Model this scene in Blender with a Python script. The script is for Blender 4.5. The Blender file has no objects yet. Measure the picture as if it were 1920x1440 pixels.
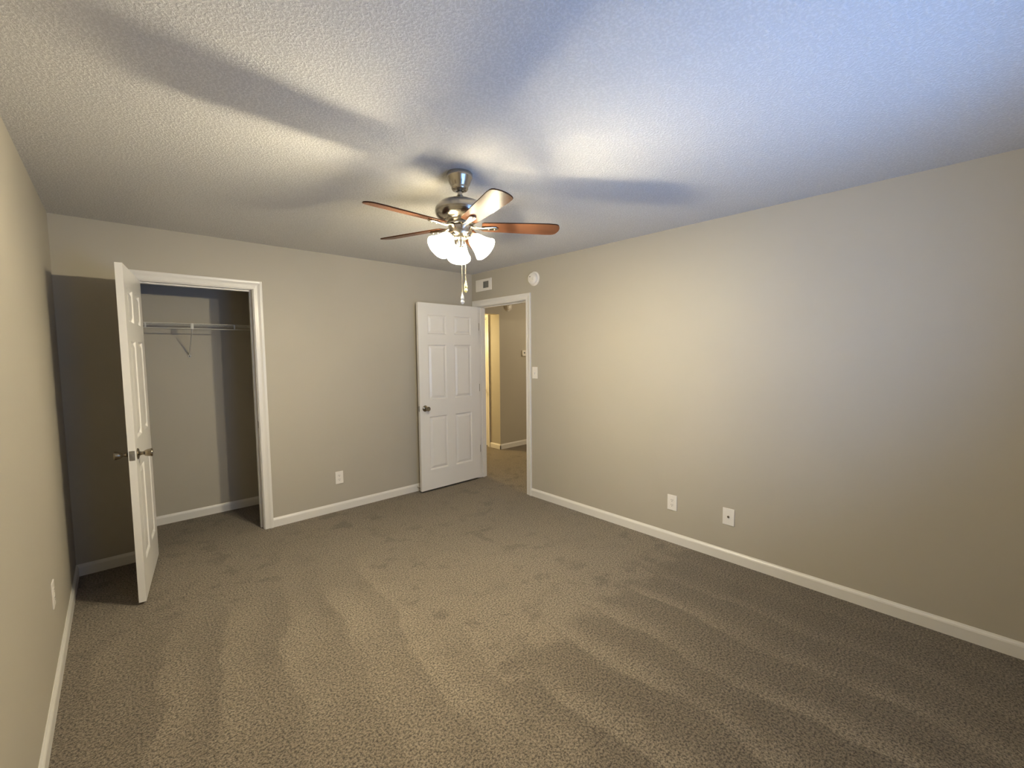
import bpy, bmesh, math, random
from mathutils import Vector, Matrix
random.seed(7)
PI = math.pi
scene = bpy.context.scene
C = scene.collection

# ------------------------------------------------------------------ camera
YAW, PITCH, ROLL = 0.744145, -0.0713592, -0.0086366
CAM = Vector((-3.17115, -4.13604, 1.50569))
F_PX = 806.006
fwd = Vector((math.sin(YAW)*math.cos(PITCH), math.cos(YAW)*math.cos(PITCH), math.sin(PITCH)))
r0 = Vector((math.cos(YAW), -math.sin(YAW), 0)); u0 = r0.cross(fwd)
rt = math.cos(ROLL)*r0 + math.sin(ROLL)*u0
up = -math.sin(ROLL)*r0 + math.cos(ROLL)*u0
cam_data = bpy.data.cameras.new('camera')
cam_data.sensor_fit = 'HORIZONTAL'; cam_data.sensor_width = 36.0
cam_data.lens = F_PX/1920*36.0
cam_data.clip_start = 0.02
cam = bpy.data.objects.new('camera', cam_data); C.objects.link(cam)
m3 = Matrix((rt, up, -fwd)).transposed()
cam.matrix_world = Matrix.Translation(CAM) @ m3.to_4x4()
scene.camera = cam

# ------------------------------------------------------------------ view, world, lights
vs = scene.view_settings
scene.display_settings.display_device = 'sRGB'
vs.view_transform = 'Standard'; vs.look = 'None'; vs.gamma = 1.0
vs.use_curve_mapping = False
vs.exposure = 0.24
world = bpy.data.worlds.new('world'); scene.world = world
world.use_nodes = True
bg = world.node_tree.nodes['Background']
bg.inputs['Color'].default_value = (0.40, 0.58, 1.0, 1)
bg.inputs['Strength'].default_value = 0.6

LAMP_EMIT = 88.0          # glowing glass of the fan's lamp shades
BULB_EMIT = 2350.0

def light(name, kind, loc, energy, color, **kw):
    d = bpy.data.lights.new(name, kind); d.energy = energy; d.color = color
    for k, v in kw.items():
        if k != 'rot': setattr(d, k, v)
    o = bpy.data.objects.new(name, d); o.location = loc
    if 'rot' in kw: o.rotation_euler = kw['rot']
    C.objects.link(o); return o

# daylight coming in through the window behind the camera, thrown up by its blinds
light('window_daylight', 'AREA', (-1.75, -4.42, 1.20), 19.5, (0.20, 0.44, 1.0),
      shape='RECTANGLE', size=1.30, size_y=0.9, rot=(math.radians(90+31), 0, math.radians(-22)), spread=math.radians(135))
# the warm hall lamp round the corner
light('hall_lamp_light', 'POINT', (0.50, 2.60, 1.75), 95, (1.0, 0.76, 0.36), shadow_soft_size=0.10)

light('hall_wall_fill', 'POINT', (2.6, -0.5, 2.2), 34, (1.0, 0.84, 0.60), shadow_soft_size=0.12)  # unseen fill light, added to brighten the far hall wall

# ------------------------------------------------------------------ node helper
class NT:
    def __init__(s, name):
        s.m = bpy.data.materials.new(name); s.m.use_nodes = True
        s.t = s.m.node_tree; s.b = s.t.nodes['Principled BSDF']; s.out = s.t.nodes['Material Output']
    def n(s, typ, **kw):
        nd = s.t.nodes.new(typ)
        for k, v in kw.items():
            if hasattr(nd, k) and k not in ('inputs',): setattr(nd, k, v)
        return nd
    def val(s, sock, v):
        if isinstance(v, bpy.types.NodeSocket): s.t.links.new(v, sock)
        else: sock.default_value = v
    def math(s, op, a, b=0.0, c=None, clamp=False):
        nd = s.t.nodes.new('ShaderNodeMath'); nd.operation = op; nd.use_clamp = clamp
        s.val(nd.inputs[0], a); s.val(nd.inputs[1], b)
        if c is not None: s.val(nd.inputs[2], c)
        return nd.outputs[0]
    def smooth(s, x, lo, hi, a=0.0, b=1.0):
        nd = s.t.nodes.new('ShaderNodeMapRange'); nd.interpolation_type = 'SMOOTHSTEP'
        s.val(nd.inputs[0], x); nd.inputs[1].default_value = lo; nd.inputs[2].default_value = hi
        nd.inputs[3].default_value = a; nd.inputs[4].default_value = b
        return nd.outputs[0]
    def noise(s, scale, detail=2.0, rough=0.5, vec=None, w=None):
        nd = s.t.nodes.new('ShaderNodeTexNoise'); nd.inputs['Scale'].default_value = scale
        nd.inputs['Detail'].default_value = detail; nd.inputs['Roughness'].default_value = rough
        s.t.links.new(vec if vec else s.pos(), nd.inputs['Vector'])
        return nd.outputs['Fac']
    def pos(s):
        if not hasattr(s, '_p'):
            s._p = s.t.nodes.new('ShaderNodeNewGeometry').outputs['Position']
        return s._p
    def obj(s):
        return s.t.nodes.new('ShaderNodeTexCoord').outputs['Object']
    def mix(s, f, a, b):
        nd = s.t.nodes.new('ShaderNodeMix'); nd.data_type = 'RGBA'
        s.val(nd.inputs[0], f)
        for i, v in ((6, a), (7, b)):
            if isinstance(v, tuple): nd.inputs[i].default_value = (*v, 1)
            else: s.t.links.new(v, nd.inputs[i])
        return nd.outputs[2]
    def bump(s, h, strength, dist):
        nd = s.t.nodes.new('ShaderNodeBump'); nd.inputs['Strength'].default_value = strength
        nd.inputs['Distance'].default_value = dist; s.t.links.new(h, nd.inputs['Height'])
        s.t.links.new(nd.outputs[0], s.b.inputs['Normal'])
    def base(s, c):
        if isinstance(c, tuple): s.b.inputs['Base Color'].default_value = (*c, 1)
        else: s.t.links.new(c, s.b.inputs['Base Color'])
    def set(s, **kw):
        for k, v in kw.items(): s.b.inputs[k].default_value = v
        return s

M = {}
def simple(name, col, rough=0.5, metal=0.0, nscale=None, nstr=0.05, var=0.03):
    t = NT(name)
    f = t.noise(nscale or 30, 3)
    lo = tuple(c*(1-var) for c in col); hi = tuple(min(1, c*(1+var)) for c in col)
    t.base(t.mix(f, lo, hi))
    t.set(Roughness=rough, Metallic=metal)
    if nscale: t.bump(f, nstr, 0.001)
    M[name] = t.m; return t

# painted wall: greige eggshell with faint roller stipple
t = NT('wall_paint')
f = t.noise(2.2, 3); t.base(t.mix(f, (0.432, 0.394, 0.322), (0.458, 0.418, 0.344)))
h = t.noise(220, 2); t.bump(h, 0.12, 0.0012); t.set(Roughness=0.55); t.b.inputs['Specular IOR Level'].default_value = 0.35
M['wall'] = t.m
# ceiling: white with knockdown / popcorn grain
t = NT('ceiling_texture')
n1 = t.noise(105, 3, 0.6); n2 = t.noise(240, 2)
h = t.math('ADD', t.smooth(n1, 0.42, 0.66), t.math('MULTIPLY', n2, 0.35))
t.base(t.mix(t.smooth(n1, 0.40, 0.62), (0.60, 0.585, 0.56), (0.68, 0.665, 0.64)))
t.bump(h, 0.6, 0.003); t.set(Roughness=0.9); M['ceiling'] = t.m
simple('white_trim', (0.74, 0.71, 0.66), 0.32, 0, 9, 0.02, 0.015)
simple('white_door', (0.76, 0.735, 0.69), 0.30, 0, 14, 0.03, 0.012)
simple('white_plastic', (0.80, 0.76, 0.70), 0.35, 0, 20, 0.01, 0.01)
simple('cream_plastic', (0.66, 0.62, 0.52), 0.4, 0, 20, 0.01, 0.01)
simple('dark_slot', (0.06, 0.05, 0.04), 0.6)
simple('grille_grey', (0.20, 0.20, 0.19), 0.6)
simple('wire_white', (0.62, 0.60, 0.54), 0.4)
t = simple('brushed_nickel', (0.50, 0.46, 0.40), 0.24, 1.0, 60, 0.02, 0.08)
t = simple('knob_metal', (0.30, 0.26, 0.20), 0.22, 1.0, 60, 0.02, 0.06)
t = simple('hinge_steel', (0.42, 0.40, 0.36), 0.35, 1.0)
# fan blades: reddish walnut laminate with grain along the blade
t = NT('blade_wood')
mp = t.n('ShaderNodeMapping'); t.t.links.new(t.obj(), mp.inputs[0]); mp.inputs['Scale'].default_value = (3, 60, 10)
f = t.noise(3.0, 5, 0.6, mp.outputs[0])
t.base(t.mix(f, (0.046, 0.019, 0.010), (0.088, 0.038, 0.021))); t.set(Roughness=0.24); t.b.inputs['Specular IOR Level'].default_value = 0.03; M['blade'] = t.m
# glowing frosted glass
t = NT('lit_frosted_glass'); t.base((0.9, 0.85, 0.75)); t.set(Roughness=0.4)
t.b.inputs['Emission Color'].default_value = (1.0, 0.885, 0.62, 1)
# the bulb sits low in the bell, so the glass glows most there and least at its neck
sz = t.n('ShaderNodeSeparateXYZ'); t.t.links.new(t.pos(), sz.inputs[0])
t.val(t.b.inputs['Emission Strength'], t.math('MULTIPLY', t.smooth(sz.outputs[2], 1.99, 2.09, 1.25, 0.30), LAMP_EMIT))
# thin frosted glass lets a little of the bulb's light straight through
mx = t.n('ShaderNodeMixShader'); tp = t.n('ShaderNodeBsdfTransparent'); mx.inputs[0].default_value = 0.06
t.t.links.new(t.b.outputs[0], mx.inputs[1]); t.t.links.new(tp.outputs[0], mx.inputs[2]); t.t.links.new(mx.outputs[0], t.out.inputs[0])
M['shade'] = t.m
t = NT('lit_bulb'); t.base((0.9, 0.85, 0.75))
t.b.inputs['Emission Color'].default_value = (1.0, 0.885, 0.62, 1)
t.b.inputs['Emission Strength'].default_value = BULB_EMIT; M['bulb'] = t.m
t = NT('clear_glass'); t.base((0.95, 0.95, 0.93)); t.set(Roughness=0.05, IOR=1.45)
t.b.inputs['Transmission Weight'].default_value = 0.75; M['clear_glass'] = t.m
t = NT('amber_glass'); t.base((0.85, 0.78, 0.40)); t.set(Roughness=0.1, IOR=1.45)
t.b.inputs['Transmission Weight'].default_value = 0.5; M['amber_glass'] = t.m
t = NT('window_glass'); t.base((1, 1, 1)); t.set(Roughness=0.0, IOR=1.0)
t.b.inputs['Transmission Weight'].default_value = 1.0; M['window_glass'] = t.m

# carpet: speckled cut pile with vacuum strokes and footprints pressed in the pile
t = NT('carpet_pile')
sep = t.n('ShaderNodeSeparateXYZ'); t.t.links.new(t.pos(), sep.inputs[0])
X, Y = sep.outputs[0], sep.outputs[1]
def sig(sc, amp, det=2.0):    # signed noise
    return t.math('MULTIPLY', t.math('SUBTRACT', t.noise(sc, det), 0.5), amp)
wob = sig(1.9, 0.26)
wob2 = sig(9.0, 0.05)
# strokes beside the right wall, parallel to it
uR = t.math('ADD', t.math('ADD', X, 1.49), t.math('ADD', wob, wob2))
sR = t.math('FRACT', t.math('DIVIDE', uR, 0.315))
sawR = t.math('MULTIPLY', t.smooth(sR, 0.0, 0.07), t.smooth(sR, 0.05, 0.62, 1.0, 0.0))
# strokes in front of the closet, fanning a little
uL = t.math('SUBTRACT', t.math('ADD', X, 2.24), t.math('MULTIPLY', t.math('ADD', Y, 1.2), 0.165))
uL = t.math('ADD', uL, t.math('ADD', wob, wob2))
sL = t.math('FRACT', t.math('DIVIDE', uL, 0.27))
sawL = t.math('MULTIPLY', t.smooth(sL, 0.0, 0.10), t.smooth(sL, 0.15, 0.95, 1.0, 0.0))
edgeR = t.math('ADD', t.math('ADD', Y, t.math('MULTIPLY', t.math('SUBTRACT', t.math('FRACT', t.math('DIVIDE', uR, 0.315)), 0.5), 0.18)), sig(5, 0.35))
maskR = t.math('MULTIPLY', t.smooth(edgeR, -2.72, -2.60, 1.0, 0.0), t.smooth(t.math('ADD', X, sig(3, 0.5)), -2.35, -1.75))
maskL = t.math('MULTIPLY', t.smooth(t.math('ADD', Y, sig(4, 0.5)), -1.25, -1.0, 1.0, 0.0),
               t.smooth(t.math('ADD', X, sig(3, 0.5)), -2.15, -1.75, 1.0, 0.0))
blot = t.math('MULTIPLY', t.smooth(t.noise(6.5, 3, 0.6), 0.51, 0.64), t.smooth(t.noise(1.3, 2), 0.42, 0.58, 0.35, 1.15))
blot = t.math('MULTIPLY', blot, t.smooth(t.math('MAXIMUM', maskL, maskR), 0.0, 1.0, 1.0, 0.3))
shade = t.math('ADD', 0.74, t.math('MULTIPLY', blot, -0.30))
shade = t.math('ADD', shade, t.math('MULTIPLY', maskR, t.math('ADD', -0.34, t.math('MULTIPLY', t.math('MULTIPLY', sawR, t.smooth(X, -0.85, -0.30, 1.0, 0.25)), t.smooth(t.noise(1.7, 2), 0.35, 0.6, 0.20, 0.46)))))
shade = t.math('ADD', shade, t.math('MULTIPLY', maskL, t.math('ADD', -0.12, t.math('MULTIPLY', sawL, t.smooth(t.noise(1.4, 2), 0.35, 0.6, 0.08, 0.36)))))
shade = t.math('ADD', shade, sig(1.1, 0.25))
base = t.mix(t.math('ADD', shade, 0, clamp=True), (0.126, 0.101, 0.074), (0.325, 0.268, 0.198))
sp1 = t.noise(105, 3, 0.75); sp2 = t.noise(260, 2, 0.6)
dark = t.smooth(sp1, 0.38, 0.55, 0.30, 1.0)
lite = t.smooth(sp1, 0.52, 0.70, 1.0, 1.45)
k = t.math('MULTIPLY', t.math('MULTIPLY', dark, lite), t.smooth(sp2, 0.3, 0.7, 0.82, 1.16))
vm = t.n('ShaderNodeVectorMath'); vm.operation = 'SCALE'; t.t.links.new(base, vm.inputs[0]); t.t.links.new(k, vm.inputs['Scale'])
t.base(vm.outputs[0])
t.bump(t.math('ADD', sp1, t.math('MULTIPLY', sp2, 0.4)), 0.9, 0.012)
t.set(Roughness=0.97); t.b.inputs['Specular IOR Level'].default_value = 0.1
t.b.inputs['Sheen Weight'].default_value = 0.15
M['carpet'] = t.m

# ------------------------------------------------------------------ mesh helpers
def finish(name, bm, mat, parent=None, smooth=False, loc=None):
    me = bpy.data.meshes.new(name)
    bmesh.ops.recalc_face_normals(bm, faces=bm.faces[:])
    bm.to_mesh(me); bm.free()
    if smooth:
        for p in me.polygons: p.use_smooth = True
        if hasattr(me, 'set_sharp_from_angle'): me.set_sharp_from_angle(angle=math.radians(38))
    mats = mat if isinstance(mat, (list, tuple)) else [mat]
    for m in mats: me.materials.append(M[m])
    o = bpy.data.objects.new(name, me); C.objects.link(o)
    if loc: o.location = loc
    if parent: o.parent = parent
    return o
def tag(o, label, cat=None, group=None, kind=None):
    o['label'] = label
    if cat: o['category'] = cat
    if group: o['group'] = group
    if kind: o['kind'] = kind
    return o
def thing(name, label, cat, loc=(0, 0, 0), rotz=0, group=None, kind=None):
    o = bpy.data.objects.new(name, None); C.objects.link(o); o.empty_display_size = 0.05
    o.location = loc; o.rotation_euler = (0, 0, rotz)
    return tag(o, label, cat, group, kind)
def box(bm, x0, x1, y0, y1, z0, z1, mi=0, bev=0, mat=None):
    vs_ = [Vector((x, y, z)) for x in (x0, x1) for y in (y0, y1) for z in (z0, z1)]
    v = [bm.verts.new(mat @ p if mat else p) for p in vs_]
    fs = [bm.faces.new([v[i] for i in q]) for q in ((0,1,3,2),(4,6,7,5),(0,4,5,1),(2,3,7,6),(0,2,6,4),(1,5,7,3))]
    for f_ in fs: f_.material_index = mi
    if bev:
        es = list({e for f_ in fs for e in f_.edges})
        r = bmesh.ops.bevel(bm, geom=es, offset=bev, segments=2, profile=0.6, affect='EDGES')
        for f_ in r['faces']: f_.material_index = mi
def lathe(bm, prof, seg=40, mat=None, mi=0):
    mat = mat or Matrix.Identity(4); rings = []
    for r, z in prof:
        if r < 1e-6: rings.append([bm.verts.new(mat @ Vector((0, 0, z)))])
        else: rings.append([bm.verts.new(mat @ Vector((r*math.cos(2*PI*i/seg), r*math.sin(2*PI*i/seg), z))) for i in range(seg)])
    for a, b in zip(rings, rings[1:]):
        for i in range(seg):
            j = (i+1) % seg
            if len(a) == 1 and len(b) == 1: continue
            if len(a) == 1: f_ = bm.faces.new((a[0], b[i], b[j]))
            elif len(b) == 1: f_ = bm.faces.new((a[i], a[j], b[0]))
            else: f_ = bm.faces.new((a[i], a[j], b[j], b[i]))
            f_.material_index = mi
def tube(bm, pts, r, seg=10, mi=0, caps=True):
    pts = [Vector(p) for p in pts]; rings = []
    for i, p in enumerate(pts):
        d = (pts[min(i+1, len(pts)-1)]-pts[max(i-1, 0)]).normalized()
        a = d.orthogonal().normalized()
        if rings:
            a = (prev_a - d*prev_a.dot(d)).normalized()
        prev_a = a; b = d.cross(a)
        rr = r[i] if isinstance(r, (list, tuple)) else r
        rings.append([bm.verts.new(p + rr*(math.cos(2*PI*k/seg)*a + math.sin(2*PI*k/seg)*b)) for k in range(seg)])
    for A, B in zip(rings, rings[1:]):
        for k in range(seg):
            bm.faces.new((A[k], A[(k+1) % seg], B[(k+1) % seg], B[k])).material_index = mi
    if caps:
        bm.faces.new(rings[0]).material_index = mi; bm.faces.new(rings[-1]).material_index = mi
def axis_mat(origin, direction):
    return Matrix.Translation(origin) @ Vector(direction).to_track_quat('Z', 'Y').to_matrix().to_4x4()
def sweep(bm, path, prof, to3d):
    """prof (o,t): o outward from the path, t off the wall; path 2-D in the wall plane; mitred corners."""
    n = len(path); P2 = [Vector(p) for p in path]; rings = []
    for i, p in enumerate(P2):
        ns = []
        if i > 0: d = (p-P2[i-1]).normalized(); ns.append(Vector((-d.y, d.x)))
        if i < n-1: d = (P2[i+1]-p).normalized(); ns.append(Vector((-d.y, d.x)))
        if len(ns) == 2:
            m = (ns[0]+ns[1]).normalized(); m = m/ m.dot(ns[0])
        else: m = ns[0]
        rings.append([bm.verts.new(to3d(p + m*o, tt)) for o, tt in prof])
    k = len(prof)
    for A, B in zip(rings, rings[1:]):
        for j in range(k): bm.faces.new((A[j], A[(j+1) % k], B[(j+1) % k], B[j]))
    bm.faces.new(rings[0]); bm.faces.new(list(reversed(rings[-1])))

H = 2.44; W = 3.446; T = 0.115; YR = -4.50
# ------------------------------------------------------------------ floor, ceiling, walls
bm = bmesh.new(); box(bm, -W-0.15, 4.0, YR-0.15, 3.3, -0.1, 0)
tag(finish('floor', bm, 'carpet'), 'brown speckled carpet with vacuum strokes covering the bedroom and hall floor', 'floor', kind='structure')
bm = bmesh.new(); box(bm, -W-0.15, 4.0, YR-0.15, 3.3, H, H+0.1)
tag(finish('ceiling', bm, 'ceiling'), 'white popcorn textured ceiling above the ceiling fan', 'ceiling', kind='structure')

CX0, CX1, CZ = -3.056, -2.300, 2.053       # closet opening between jambs
DY0, DY1, DZ = -0.918, -0.090, 2.053       # hall doorway between jambs (y)
J = 0.018
def wall(name, boxes, label):
    bm = bmesh.new()
    for b in boxes: box(bm, *b)
    return tag(finish(name, bm, 'wall'), label, 'wall', kind='structure')
wall('wall_back', [(-W, CX0-J, 0, T, 0, H), (CX1+J, 0, 0, T, 0, H), (CX0-J, CX1+J, 0, T, CZ+J, H)],
     'greige wall with the open closet in it')
wall('wall_right', [(0, T, YR, DY0-J, 0, H), (0, T, DY1+J, 3.2, 0, H), (0, T, DY0-J, DY1+J, DZ+J, H)],
     'long greige wall on the right with the hall doorway at its far end')
wall('wall_left', [(-W-T, -W, YR, 0.763+T, 0, H)], 'greige wall along the left edge of the photo')
wall('wall_rear', [(-W-T, -2.45, YR-T, YR, 0, H), (-1.05, T, YR-T, YR, 0, H), (-2.45, -1.05, YR-T, YR, 0, 0.85), (-2.45, -1.05, YR-T, YR, 2.0, H)],
     'greige wall behind the camera with the bedroom window')
wall('wall_closet_back', [(-W, -1.85, 0.763, 0.763+T, 0, H)], 'greige wall at the back of the closet')
wall('wall_closet_side', [(-1.85, -1.85+T, T, 0.763+T, 0, H)], 'greige side wall inside the closet, right')
HX = 1.21; HY = 0.90; KY0, KY1 = 1.215, 1.975
wall('wall_hall_far', [(HX, 3.9, HY, HY+T, 0, H), (T, HX, HY, HY+T, 2.105, H)],
     'hall wall with the thermostat seen through the doorway')
wall('wall_hall_side', [(HX, HX+T, HY+T, KY0-J, 0, H), (HX, HX+T, KY1+J, 3.2, 0, H), (HX, HX+T, KY0-J, KY1+J, 2.053+J, H)],
     'yellow lit strip of hall wall beside the hall closet door')
wall('wall_hall_end', [(0, HX+T, 3.2, 3.3, 0, H)], 'hall end wall round the corner')
wall('wall_hall_near', [(T, 3.9, -1.7, -1.6, 0, H)], 'hall wall near the bedroom')
wall('wall_hall_right', [(3.9, 4.0, -1.7, HY+T, 0, H)], 'hall wall at its right end')

# ------------------------------------------------------------------ trim
CAS = [(0, 0), (0, 0.010), (0.004, 0.0125), (0.012, 0.0125), (0.016, 0.0105), (0.030, 0.0105), (0.040, 0.014), (0.048, 0.018), (0.060, 0.019), (0.066, 0.017), (0.066, 0)]
def door_trim(name, x0, x1, z1, to3d_of, label, strike=None, both=True, depth=T):
    """to3d_of(side)->function mapping (p2, t). side 0 = room side, 1 = far side"""
    bm = bmesh.new()
    R = 0.005
    for side in ((0, 1) if both else (0,)):
        sweep(bm, [(x1+R, 0), (x1+R, z1+R), (x0-R, z1+R), (x0-R, 0)], [(-o, tt) for o, tt in CAS], to3d_of(side))
    return bm
def jamb(bm, x0, x1, z1, tr, stop=0.055):
    """jamb boards and door stops; tr maps (u, depth, z) to 3-D matrix"""
    for a in ((x0-J, x0, 0, T, 0, z1+J), (x1, x1+J, 0, T, 0, z1+J), (x0, x1, 0, T, z1, z1+J)): box(bm, *a, mat=tr, bev=0.0015)
    s = stop
    for a in ((x0, x0+0.011, s, s+0.035, 0, z1), (x1-0.011, x1, s, s+0.035, 0, z1), (x0+0.011, x1-0.011, s, s+0.035, z1-0.011, z1)): box(bm, *a, mat=tr, bev=0.002)
# closet frame, wall plane y=0, room side -y
f3 = lambda side: ((lambda p, tt: Vector((p[0], -tt, p[1]))) if side == 0 else (lambda p, tt: Vector((p[0], T+tt, p[1]))))
bm = door_trim('t', CX0, CX1, CZ, f3, ''); jamb(bm, CX0, CX1, CZ, Matrix.Identity(4))
tr1 = tag(finish('trim_1', bm, 'white_trim'), 'white casing and jamb framing the closet opening', 'door trim', kind='structure')
bm = bmesh.new(); box(bm, CX1-0.0015, CX1+0.001, 0.006, 0.034, 0.885, 0.945, bev=0.001)
tag(finish('strike_plate', bm, 'knob_metal', tr1), 'metal strike plate')
# hall doorway frame: plane x=0; u along -y so that it reads left to right from the room
f3 = lambda side: ((lambda p, tt: Vector((-tt, -p[0], p[1]))) if side == 0 else (lambda p, tt: Vector((T+tt, -p[0], p[1]))))
bm = door_trim('t', -DY1, -DY0, DZ, f3, '')
TR = Matrix(((0, 1, 0, 0), (-1, 0, 0, 0), (0, 0, 1, 0), (0, 0, 0, 1)))
jamb(bm, -DY1, -DY0, DZ, TR)
tr2 = tag(finish('trim_2', bm, 'white_trim'), 'white casing and jamb framing the doorway to the hall', 'door trim', kind='structure')
bm = bmesh.new(); box(bm, 0.006, 0.034, DY0-0.001, DY0+0.0015, 0.885, 0.945, bev=0.001)
tag(finish('strike_plate', bm, 'knob_metal', tr2), 'metal strike plate')
# hall closet frame on plane x=HX, facing -x
f3 = lambda side: (lambda p, tt: Vector((HX-tt, -p[0], p[1])))
bm = door_trim('t', -KY1, -KY0, 2.053, f3, '', both=False)
TRH = Matrix.Translation((HX, 0, 0)) @ TR
jamb(bm, -KY1, -KY0, 2.053, TRH)
tag(finish('trim_3', bm, 'white_trim'), 'yellow lit white casing around the hall door, seen edge on', 'door trim', kind='structure')

BB = [(0, 0), (0.0125, 0), (0.0125, 0.060), (0.010, 0.068), (0.006, 0.074), (0.003, 0.081), (0, 0.081)]
def baseboard(name, segs, label):
    bm = bmesh.new()
    for (a, b, nrm) in segs:
        a = Vector((*a, 0)); b = Vector((*b, 0)); nrm = Vector((*nrm, 0))
        A = [bm.verts.new(a + nrm*o + Vector((0, 0, z))) for o, z in BB]
        B = [bm.verts.new(b + nrm*o + Vector((0, 0, z))) for o, z in BB]
        k = len(BB)
        for j in range(k): bm.faces.new((A[j], A[(j+1) % k], B[(j+1) % k], B[j]))
        bm.faces.new(A); bm.faces.new(B)
    return tag(finish(name, bm, 'white_trim'), label, 'baseboard', kind='structure')
co = 0.071
baseboard('baseboard_back', [((-W, 0), (CX0-co, 0), (0, -1)), ((CX1+co, 0), (0, 0), (0, -1))], 'white baseboard along the wall with the closet')
baseboard('baseboard_right', [((0, YR), (0, DY0-co), (-1, 0))], 'white baseboard along the long right wall')
baseboard('baseboard_left', [((-W, YR), (-W, 0), (1, 0))], 'white baseboard along the left wall')
baseboard('baseboard_rear', [((-W, YR), (0, YR), (0, 1))], 'white baseboard behind the camera')
baseboard('baseboard_closet', [((-W, 0.763), (-1.85, 0.763), (0, -1)), ((-W, T), (-W, 0.763), (1, 0)), ((-1.85, T), (-1.85, 0.763), (-1, 0))], 'white baseboard inside the closet')
baseboard('baseboard_hall', [((HX-0.0125, HY), (3.9, HY), (0, -1)), ((HX, HY-0.0125), (HX, KY0-co), (-1, 0)), ((T, DY1+co), (T, 3.2), (1, 0))], 'white baseboard turning the corner in the hall')

# rear window
bm = bmesh.new()
for b in ((-2.45, -2.40, YR-T, YR+0.012, 0.85, 2.0), (-1.10, -1.05, YR-T, YR+0.012, 0.85, 2.0), (-2.40, -1.10, YR-T, YR+0.012, 1.95, 2.0),
          (-2.40, -1.10, YR-T, YR+0.012, 0.85, 0.90), (-2.40, -1.10, YR-0.08, YR-0.04, 1.405, 1.445)): box(bm, *b, bev=0.003)
w1 = tag(finish('window_1', bm, 'white_trim'), 'white framed bedroom window behind the camera', 'window', kind='structure')
bm = bmesh.new(); box(bm, -2.40, -1.10, YR-0.062, YR-0.058, 0.90, 1.95)
finish('window_pane', bm, 'window_glass', w1)

# ------------------------------------------------------------------ doors
def leaf(bm, w, h, th):
    """six-panel leaf: x 0..w, y 0..th, z 0..h"""
    st = 0.115; mu = 0.105; pw = (w-2*st-mu)/2
    xs = [0, st, st+pw, st+pw+mu, w-st, w]
    zs = [0, 0.215, 0.805, 0.985, 1.585, 1.695, 1.905, h]
    pcols = (1, 3); prows = (1, 3, 5)
    rings = [(0.0, 0.0), (0.004, 0.0015), (0.012, 0.0120), (0.019, 0.0120), (0.040, 0.0035), (0.044, 0.003)]
    for face in (0, 1):
        def v(x, z, d): return bm.verts.new((x, d if face == 0 else th-d, z))
        for i in range(5):
            for j in range(7):
                x0, x1, z0, z1 = xs[i], xs[i+1], zs[j], zs[j+1]
                if i in pcols and j in prows:
                    prev = None
                    for ins, d in rings:
                        cur = [v(x0+ins, z0+ins, d), v(x1-ins, z0+ins, d), v(x1-ins, z1-ins, d), v(x0+ins, z1-ins, d)]
                        if prev:
                            for k in range(4): bm.faces.new((prev[k], prev[(k+1) % 4], cur[(k+1) % 4], cur[k]))
                        prev = cur
                    bm.faces.new(prev)
                else:
                    bm.faces.new((v(x0, z0, 0), v(x1, z0, 0), v(x1, z1, 0), v(x0, z1, 0)))
    for q in (((0,0,0),(w,0,0),(w,th,0),(0,th,0)), ((0,0,h),(w,0,h),(w,th,h),(0,th,h)),
              ((0,0,0),(0,th,0),(0,th,h),(0,0,h)), ((w,0,0),(w,th,0),(w,th,h),(w,0,h))):
        bm.faces.new([bm.verts.new(p) for p in q])
    bmesh.ops.remove_doubles(bm, verts=bm.verts[:], dist=1e-5)
KNOB = [(0.0, 0.0), (0.033, 0.0), (0.033, 0.003), (0.029, 0.007), (0.016, 0.010), (0.0115, 0.014), (0.0105, 0.026), (0.0125, 0.031),
        (0.0175, 0.036), (0.0215, 0.048), (0.0245, 0.062), (0.0250, 0.068), (0.0235, 0.071), (0.019, 0.070), (0.0175, 0.068), (0.0, 0.0675)]
def door(name, w, h, th, label, knobs=(0, 1), hinges=True):
    root = thing(name, label, 'door', kind='structure')
    bm = bmesh.new(); leaf(bm, w, h, th); finish('door_leaf', bm, 'white_door', root)
    kx, kz = w-0.062, 0.90
    for s in knobs:
        bm = bmesh.new()
        lathe(bm, KNOB, 32, axis_mat((kx, 0 if s == 0 else th, kz), (0, -1 if s == 0 else 1, 0)))
        tag(finish('door_knob', bm, 'knob_metal', root, True), 'dark metal tulip knob')
    bm = bmesh.new(); box(bm, w-0.0005, w+0.0015, th/2-0.013, th/2+0.013, kz-0.029, kz+0.029, bev=0.0007)
    box(bm, w, w+0.008, th/2-0.006, th/2+0.006, kz-0.008, kz+0.008, bev=0.002)
    tag(finish('latch_plate', bm, 'hinge_steel', root), 'grey metal latch plate')
    if hinges:
        for z in (0.34, 1.08, 1.80):
            bm = bmesh.new()
            lathe(bm, [(0, -0.047), (0.004, -0.047), (0.0055, -0.044), (0.0055, 0.044), (0.004, 0.047), (0, 0.047)], 14, Matrix.Translation((-0.003, -0.005, z)))
            box(bm, -0.0035, -0.001, -0.002, th-0.004, z-0.044, z+0.044)
            tag(finish('hinge', bm, 'hinge_steel', root), 'steel hinge')
    return root
# closet door: pin at (-3.043, 0), leaf swings towards the camera (local x runs from pin along the leaf)
a = 1.70564
d1 = door('door_1', 0.762, 2.028, 0.035, 'white six panel closet door standing open towards the left wall')
d1.location = (-3.0434, -0.004, 0.018); d1.rotation_euler = (0, 0, -a)
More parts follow.
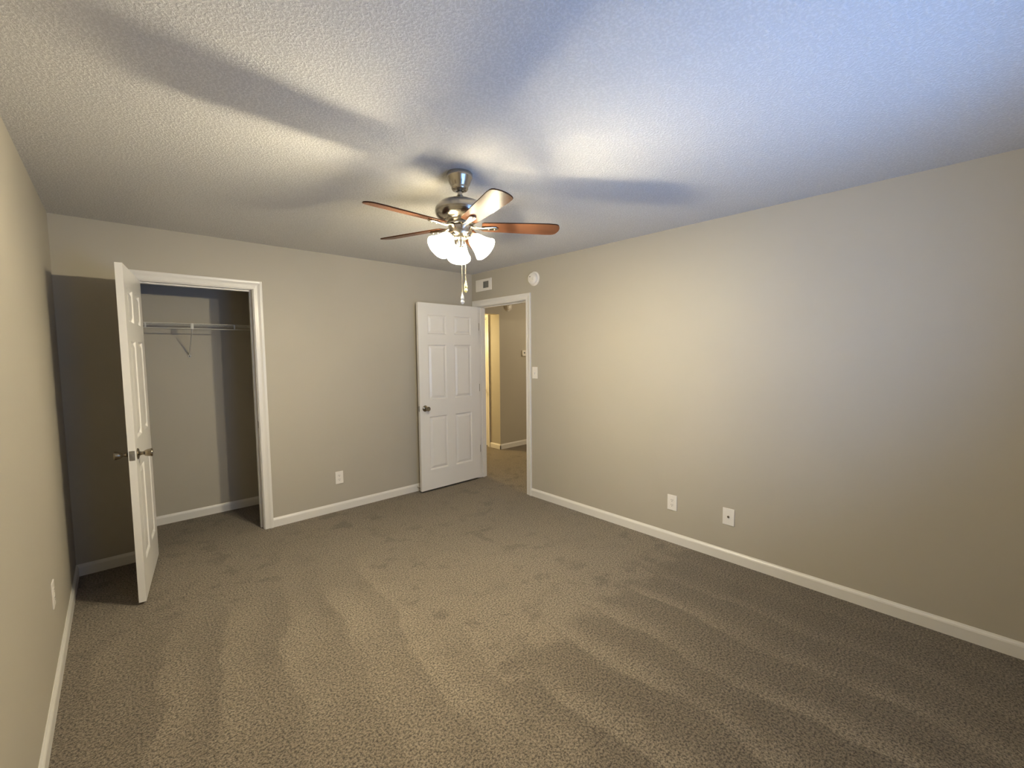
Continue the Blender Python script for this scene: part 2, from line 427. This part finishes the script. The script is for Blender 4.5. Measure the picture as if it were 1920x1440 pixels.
# hall door of the bedroom, open flat against the closet wall: leaf runs to -x, visible face towards the camera
d2 = door('door_2', 0.812, 2.028, 0.035, 'white six panel bedroom door folded back beside the hall doorway')
d2.location = (-0.004, -0.086, 0.022); d2.rotation_euler = (0, 0, PI+0.012)
bm = bmesh.new()
for z in (0.362, 1.10, 1.822): box(bm, 0.001, 0.030, DY1-0.0018, DY1+0.0003, z-0.044, z+0.044)
tag(finish('hinge', bm, 'hinge_steel', tr2), 'steel hinge plates')
# hall door, closed
d3 = door('door_3', KY1-KY0-0.004, 2.030, 0.035, 'white six panel hall door, a thin strip of it seen edge on', knobs=(1,), hinges=False)
d3.location = (HX+0.037, KY1-0.002, 0.015); d3.rotation_euler = (0, 0, -PI/2)
d3.scale = (1, -1, 1)

# door stop on the baseboard behind the bedroom door
bm = bmesh.new(); tube(bm, [(-0.80, -0.0125, 0.045), (-0.80, -0.060, 0.043)], [0.006, 0.005], 10); box(bm, -0.806, -0.794, -0.068, -0.058, 0.037, 0.049, mi=0, bev=0.002)
tag(finish('door_stop', bm, 'brushed_nickel'), 'small metal door stop on the baseboard behind the bedroom door', 'door stop')

# ------------------------------------------------------------------ ceiling fan
FX, FY = -1.803, -2.262
fan = thing('ceiling_fan', 'five blade brushed nickel ceiling fan with three lit glass shades', 'ceiling fan', (FX, FY, H))
Z = lambda z: z-H
def fl(name, prof, mat='brushed_nickel', seg=56, parent=fan):
    bm = bmesh.new(); lathe(bm, [(r, Z(z)) for r, z in prof], seg); return finish(name, bm, mat, parent, True)
fl('canopy', [(0, 2.439), (0.064, 2.439), (0.067, 2.434), (0.067, 2.418), (0.064, 2.412), (0.060, 2.402), (0.053, 2.385), (0.046, 2.374), (0.044, 2.368), (0.0435, 2.361), (0.038, 2.353), (0.026, 2.349), (0.022, 2.349), (0.021, 2.353), (0, 2.353)])
fl('downrod', [(0, 2.36), (0.0125, 2.36), (0.0125, 2.30), (0, 2.30)])
fl('motor_housing', [(0, 2.327), (0.017, 2.327), (0.021, 2.322), (0.023, 2.312), (0.030, 2.304), (0.052, 2.302), (0.080, 2.297), (0.102, 2.288), (0.119, 2.274),
                     (0.1285, 2.257), (0.130, 2.245), (0.1275, 2.239), (0.1285, 2.237), (0.126, 2.228), (0.118, 2.216), (0.104, 2.206), (0.088, 2.201), (0.080, 2.199), (0.078, 2.190), (0.070, 2.187), (0, 2.187)])
fl('flywheel', [(0, 2.188), (0.066, 2.188), (0.068, 2.185), (0.068, 2.176), (0.064, 2.173), (0, 2.173)])
hub = fl('light_kit_hub', [(0, 2.176), (0.046, 2.176), (0.050, 2.172), (0.060, 2.168), (0.062, 2.162), (0.060, 2.150), (0.060, 2.135), (0.056, 2.123), (0.046, 2.113), (0.032, 2.107), (0.021, 2.105), (0.0195, 2.102),
                     (0.0195, 2.096), (0.0175, 2.094), (0.0175, 2.078), (0.0195, 2.076), (0.0195, 2.070), (0.016, 2.064), (0.009, 2.061), (0, 2.060)])
# blades
def blade_mesh():
    bm = bmesh.new()
    # outline in local x (along), y (across); rounded tip with clipped corners, slightly narrower root
    top = [(0.112, 0.036), (0.120, 0.042), (0.20, 0.046), (0.35, 0.052), (0.46, 0.056), (0.495, 0.0555), (0.510, 0.052), (0.520, 0.043), (0.527, 0.027), (0.531, 0.010)]
    out = top + [(x, -y) for x, y in reversed(top)]
    tv = [bm.verts.new((x, y, 0.003)) for x, y in out]; bv = [bm.verts.new((x, y, -0.003)) for x, y in out]
    f1 = bm.faces.new(tv); f2 = bm.faces.new(list(reversed(bv)))
    n = len(out)
    for i in range(n): bm.faces.new((tv[i], bv[i], bv[(i+1) % n], tv[(i+1) % n]))
    bmesh.ops.bevel(bm, geom=list(f1.edges)+list(f2.edges), offset=0.0012, segments=2, affect='EDGES')
    return bm
def iron_mesh(pitch):
    bm = bmesh.new()
    R = Matrix.Rotation(pitch, 4, 'X')
    # swan-neck arm that widens into a tongue under the blade
    secs = [(0.050, -0.004, 0.021, 0.005, 0), (0.070, -0.006, 0.020, 0.006, 0.1), (0.092, -0.011, 0.016, 0.006, 0.4), (0.115, -0.0115, 0.014, 0.006, 0.8),
            (0.140, -0.0095, 0.015, 0.006, 1), (0.165, -0.008, 0.017, 0.006, 1), (0.182, -0.008, 0.0165, 0.006, 1), (0.194, -0.008, 0.0120, 0.006, 1), (0.199, -0.0075, 0.005, 0.0045, 1)]
    rings = []
    for x, z, hw, hh, k in secs:
        Rk = Matrix.Rotation(pitch*k, 4, 'X'); ring = []
        for i in range(14):
            a_ = 2*PI*i/14
            p = Rk @ Vector((0, hw*math.cos(a_), z + hh*math.sin(a_)*0.9)); ring.append(bm.verts.new((x, p.y, p.z)))
        rings.append(ring)
    for A, B in zip(rings, rings[1:]):
        for i in range(14): bm.faces.new((A[i], A[(i+1) % 14], B[(i+1) % 14], B[i]))
    bm.faces.new(rings[0]); bm.faces.new(rings[-1])
    for x, y in ((0.150, 0.0), (0.180, 0.0)):
        lathe(bm, [(0, -0.0035), (0.003, -0.003), (0.0045, -0.001), (0.0045, 0.002), (0, 0.002)], 12, R @ Matrix.Translation((x, y, -0.0135)))
    return bm
PITCH_B = math.radians(-12.5)
bme = None
for k in range(5):
    az = 1.92178 + k*2*PI/5
    if bme is None:
        b = finish('blade', blade_mesh(), 'blade', fan); b0 = b; bme = b
        bi = finish('blade_iron', iron_mesh(PITCH_B), 'brushed_nickel', b, True); bi0 = bi
        tag(bi, 'polished nickel blade bracket')
    else:
        b = b0.copy(); C.objects.link(b); b.parent = fan
        bi = bi0.copy(); C.objects.link(bi); bi.parent = b
    b.location = (0, 0, Z(2.172)); b.rotation_euler = (PITCH_B, 0, az)
    bi.matrix_local = Matrix.Rotation(-PITCH_B, 4, 'X')
    tag(b, 'reddish brown wooden fan blade')
# three bell shades
def shade_prof():
    outer = [(0.020, 0.0), (0.027, 0.004), (0.034, 0.014), (0.039, 0.028), (0.043, 0.045), (0.048, 0.062), (0.054, 0.078), (0.060, 0.091), (0.0655, 0.100)]
    inner = [(r-0.003, z) for r, z in outer]; inner[-1] = (0.0630, 0.1005)
    return outer + list(reversed(inner))
el = math.radians(42)
for az in (58.7, 178.7, 298.7):
    a_ = math.radians(az); rad = Vector((math.cos(a_), math.sin(a_), 0))
    ax = rad*math.cos(el) + Vector((0, 0, -math.sin(el)))
    neck = rad*0.066 + Vector((0, 0, Z(2.108)))
    bm = bmesh.new(); lathe(bm, shade_prof(), 44, axis_mat(neck, ax))
    sh = tag(finish('lamp_shade', bm, 'shade', fan, True), 'glowing frosted glass bell shade')
    bm = bmesh.new()
    lathe(bm, [(0, 0), (0.012, 0), (0.013, 0.018), (0.020, 0.032), (0.0235, 0.048), (0.020, 0.063), (0.010, 0.072), (0, 0.074)], 24, axis_mat(neck+ax*0.034, ax))
    finish('bulb', bm, 'bulb', sh, True)
    bm = bmesh.new()
    lathe(bm, [(0, -0.022), (0.012, -0.022), (0.020, -0.016), (0.025, -0.004), (0.029, 0.006), (0.029, 0.010), (0.026, 0.010), (0.022, -0.001), (0, -0.001)], 28, axis_mat(neck, ax))
    p0 = rad*0.040 + Vector((0, 0, Z(2.128)))
    tube(bm, [p0, p0*0.6+(neck-ax*0.016)*0.4+Vector((0, 0, 0.003)), neck-ax*0.016], 0.0085, 12)
    finish('lamp_socket', bm, 'brushed_nickel', sh, True)
# pull chains
rv = Vector((math.cos(YAW), -math.sin(YAW), 0)); fv = Vector((math.sin(YAW), math.cos(YAW), 0))
for off, dep, ztop, zend, mt, lab in ((0.006, -0.015, 2.090, 1.822, 'clear_glass', 'clear drop pendant on the longer pull chain'), (0.026, -0.030, 2.125, 1.880, 'amber_glass', 'amber drop pendant on the shorter pull chain')):
    q = rv*off + fv*dep
    bm = bmesh.new(); n = int((ztop-zend)/0.0055)
    for i in range(n):
        bmesh.ops.create_icosphere(bm, subdivisions=1, radius=0.0019, matrix=Matrix.Translation((q.x, q.y, Z(ztop-i*0.0055))))
    tube(bm, [(q.x, q.y, Z(ztop)), (q.x, q.y, Z(zend))], 0.0011, 6)
    ch = finish('pull_chain', bm, 'brushed_nickel', fan, True)
    bm = bmesh.new()
    lathe(bm, [(0, 0.006), (0.003, 0.004), (0.004, -0.004), (0.007, -0.014), (0.010, -0.024), (0.008, -0.031), (0.0065, -0.034), (0.0095, -0.040), (0.010, -0.048), (0.006, -0.054), (0, -0.056)], 20,
          Matrix.Translation((q.x, q.y, Z(zend))))
    tag(finish('pendant', bm, mt, ch, True), lab)

# ------------------------------------------------------------------ closet wire shelf
SZ = 1.782; SY0, SY1 = 0.455, 0.755
sh = thing('wire_shelf', 'white wire shelf with a diagonal brace inside the closet', 'shelf', (-2.65, 0.763, SZ))
def S(x, y, z): return (x+2.65, y-0.763, z-SZ)
bm = bmesh.new()
xa, xb = -W+0.01, -1.86
for i in range(int((xb-xa)/0.0254)+1):
    x = xa + i*0.0254; tube(bm, [S(x, SY0, SZ), S(x, SY1, SZ)], 0.0014, 6)
for y in (0.53, 0.64, 0.75): tube(bm, [S(xa, y, SZ-0.003), S(xb, y, SZ-0.003)], 0.0028, 8)
finish('wire_deck', bm, 'wire_white', sh, True)
bm = bmesh.new()
for z in (SZ, SZ-0.042): tube(bm, [S(xa, SY0, z), S(xb, SY0, z)], 0.0032, 8)
for x in (-3.40, -2.977, -2.674, -2.36, -2.05): box(bm, *[v for pr in zip(S(x-0.005, SY0-0.003, SZ-0.044), S(x+0.005, SY0+0.003, SZ+0.002)) for v in pr])
finish('front_rail', bm, 'wire_white', sh)
bm = bmesh.new()
bx = -2.670
pA = Vector(S(bx, SY0+0.004, SZ-0.040)); pB = Vector(S(bx, 0.757, 1.515))
dv = (pB-pA).normalized(); tube(bm, [pA, pA+dv*0.02, pB-dv*0.02, pB], [0.006, 0.0045, 0.0045, 0.006], 10)
box(bm, *[v for pr in zip(S(bx-0.010, SY0-0.006, SZ-0.046), S(bx+0.010, SY0+0.008, SZ+0.004)) for v in pr], bev=0.002)
finish('brace', bm, 'wire_white', sh, True)
bm = bmesh.new(); lathe(bm, [(0, 0), (0.014, 0), (0.014, 0.006), (0.010, 0.010), (0, 0.010)], 20, axis_mat(S(bx, 0.763, 1.505), (0, -1, 0)))
lathe(bm, [(0, 0.010), (0.005, 0.010), (0.004, 0.013), (0, 0.013)], 12, axis_mat(S(bx, 0.763, 1.505), (0, -1, 0)), mi=1)
finish('brace_foot', bm, ['wire_white', 'dark_slot'], sh, True)
for x in (-3.3, -2.98, -2.66, -2.36, -2.05):
    bm = bmesh.new(); box(bm, *[v for pr in zip(S(x-0.008, 0.748, SZ-0.008), S(x+0.008, 0.763, SZ+0.008)) for v in pr], bev=0.002)
    finish('wall_clip', bm, 'wire_white', sh)

# ------------------------------------------------------------------ wall plates; local frame: x across, z up, -y out of the wall
def plate_bm(w, h, d=0.006):
    bm = bmesh.new(); box(bm, -w/2, w/2, -d, 0, -h/2, h/2, bev=0.0025); return bm
def screw(bm, x, z, d, mi=0):
    lathe(bm, [(0, 0), (0.0035, 0), (0.003, 0.0012), (0, 0.0014)], 12, axis_mat((x, -d, z), (0, -1, 0)), mi)
def outlet(loc, rotz, label, w=0.074, h=0.120):
    root = thing('electrical_outlet', label, 'outlet', loc, rotz, 'duplex wall outlets')
    bm = plate_bm(w, h); screw(bm, 0, 0, 0.006); finish('cover_plate', bm, 'white_plastic', root)
    for s in (1, -1):
        bm = bmesh.new(); zc = s*0.0195
        lathe(bm, [(0, 0), (0.0165, 0), (0.0160, 0.0022), (0, 0.0024)], 28, axis_mat((0, -0.005, zc), (0, -1, 0)))
        for x, hh in ((-0.0062, 0.0045), (0.0062, 0.0038)): box(bm, x-0.0012, x+0.0012, -0.0078, -0.006, zc+0.003-hh, zc+0.003+hh, mi=1)
        lathe(bm, [(0, 0), (0.0026, 0), (0.0026, 0.0006), (0, 0.0006)], 12, axis_mat((0, -0.0072, zc-0.008), (0, -1, 0)), mi=1)
        finish('receptacle', bm, ['white_plastic', 'dark_slot'], root)
    return root
outlet((-1.642, 0, 0.325), 0, 'white outlet on the closet wall between closet and bedroom door')
outlet((0, -2.548, 0.321), -PI/2, 'white duplex outlet low on the right wall beside the cable plate', 0.078, 0.122)
outlet((-W, -1.265, 0.405), PI/2, 'white outlet low on the left wall, seen edge on')
# coax plate
cp = thing('cable_plate', 'white wall plate with one dark cable jack, right of the outlet', 'wall plate', (0, -2.972, 0.324), -PI/2)
bm = plate_bm(0.080, 0.122); screw(bm, 0, 0.042, 0.006); screw(bm, 0, -0.042, 0.006); finish('cover_plate', bm, 'white_plastic', cp)
bm = bmesh.new(); lathe(bm, [(0, 0), (0.0075, 0), (0.0075, 0.002), (0.0048, 0.002), (0.0048, 0.009), (0.003, 0.009), (0.003, 0.004), (0, 0.004)], 18, axis_mat((0, -0.006, 0.001), (0, -1, 0)))
tag(finish('cable_jack', bm, 'knob_metal', cp, True), 'dark metal coaxial jack')
# switch
sw = thing('light_switch', 'white toggle light switch beside the hall doorway', 'light switch', (0, -1.046, 1.304), -PI/2)
bm = plate_bm(0.074, 0.120); screw(bm, 0, 0.030, 0.006); screw(bm, 0, -0.030, 0.006); finish('cover_plate', bm, 'white_plastic', sw)
bm = bmesh.new(); box(bm, -0.005, 0.005, -0.016, -0.004, -0.011, 0.004, bev=0.002, mat=Matrix.Rotation(math.radians(14), 4, 'X')); finish('toggle', bm, 'white_plastic', sw)
# smoke detectors
def detector(loc, rotz, label, r=0.071):
    root = thing('smoke_detector', label, 'smoke detector', loc, rotz)
    bm = bmesh.new(); lathe(bm, [(0, 0), (r, 0), (r, 0.008), (r-0.004, 0.011), (r-0.014, 0.012), (0, 0.012)], 44, axis_mat((0, 0, 0), (0, -1, 0))); finish('mounting_ring', bm, 'white_plastic', root, True)
    bm = bmesh.new(); q = r-0.013
    lathe(bm, [(0, 0.010), (q-0.006, 0.010), (q-0.006, 0.016), (q, 0.019), (q, 0.034), (q-0.004, 0.041), (q-0.012, 0.045), (q-0.016, 0.042), (q-0.020, 0.045), (0.018, 0.048), (0, 0.048)], 44, axis_mat((0, 0, 0), (0, -1, 0)))
    finish('detector_body', bm, 'white_plastic', root, True)
    bm = bmesh.new(); lathe(bm, [(0, 0.046), (0.006, 0.046), (0.006, 0.0495), (0, 0.050)], 16, axis_mat((-0.020, 0, 0.018), (0, -1, 0))); finish('test_button', bm, 'grille_grey', root, True)
    bm = bmesh.new()
    for i in range(5): box(bm, 0.006, 0.030, -0.0492, -0.046, -0.020+i*0.006, -0.0175+i*0.006)
    finish('sounder_grille', bm, 'cream_plastic', root)
    return root
detector((0, -1.043, 2.257), -PI/2, 'round white smoke detector on the right wall above the doorway corner')
detector((1.39, HY, 2.232), 0, 'round smoke detector in the hall, seen through the doorway')
# air vent: white plate, square damper grille towards one end
av = thing('air_vent', 'white rectangular wall vent with a small grey grille above the hall doorway', 'air vent', (0, -0.228, 2.292), -PI/2)
bm = bmesh.new(); box(bm, -0.141, 0.141, -0.010, 0, -0.067, 0.067, bev=0.004); box(bm, -0.118, 0.118, -0.0125, -0.008, -0.046, 0.046, bev=0.002)
finish('vent_plate', bm, 'white_plastic', av)
bm = bmesh.new(); box(bm, 0.006, 0.098, -0.0135, -0.010, -0.036, 0.036)
fr = tag(finish('vent_grille', bm, 'grille_grey', av), 'dark grey square grille')
bm = bmesh.new()
for i in range(8): box(bm, 0.006+i*0.0131-0.0010, 0.006+i*0.0131+0.0010, -0.0155, -0.0132, -0.036, 0.036)
for i in range(5): box(bm, 0.006, 0.098, -0.0150, -0.0132, -0.036+i*0.018-0.0008, -0.036+i*0.018+0.0008)
tag(finish('grille_bars', bm, 'hinge_steel', fr), 'light grey bars')
# thermostat in the hall
th = thing('thermostat', 'small white thermostat on the hall wall, seen through the doorway', 'thermostat', (1.745, HY, 1.505))
bm = bmesh.new(); box(bm, -0.062, 0.062, -0.026, 0, -0.046, 0.046, bev=0.005); finish('thermostat_body', bm, 'white_plastic', th)
bm = bmesh.new(); box(bm, -0.035, -0.008, -0.0275, -0.025, -0.008, 0.020); tag(finish('display', bm, 'grille_grey', th), 'small dark display')
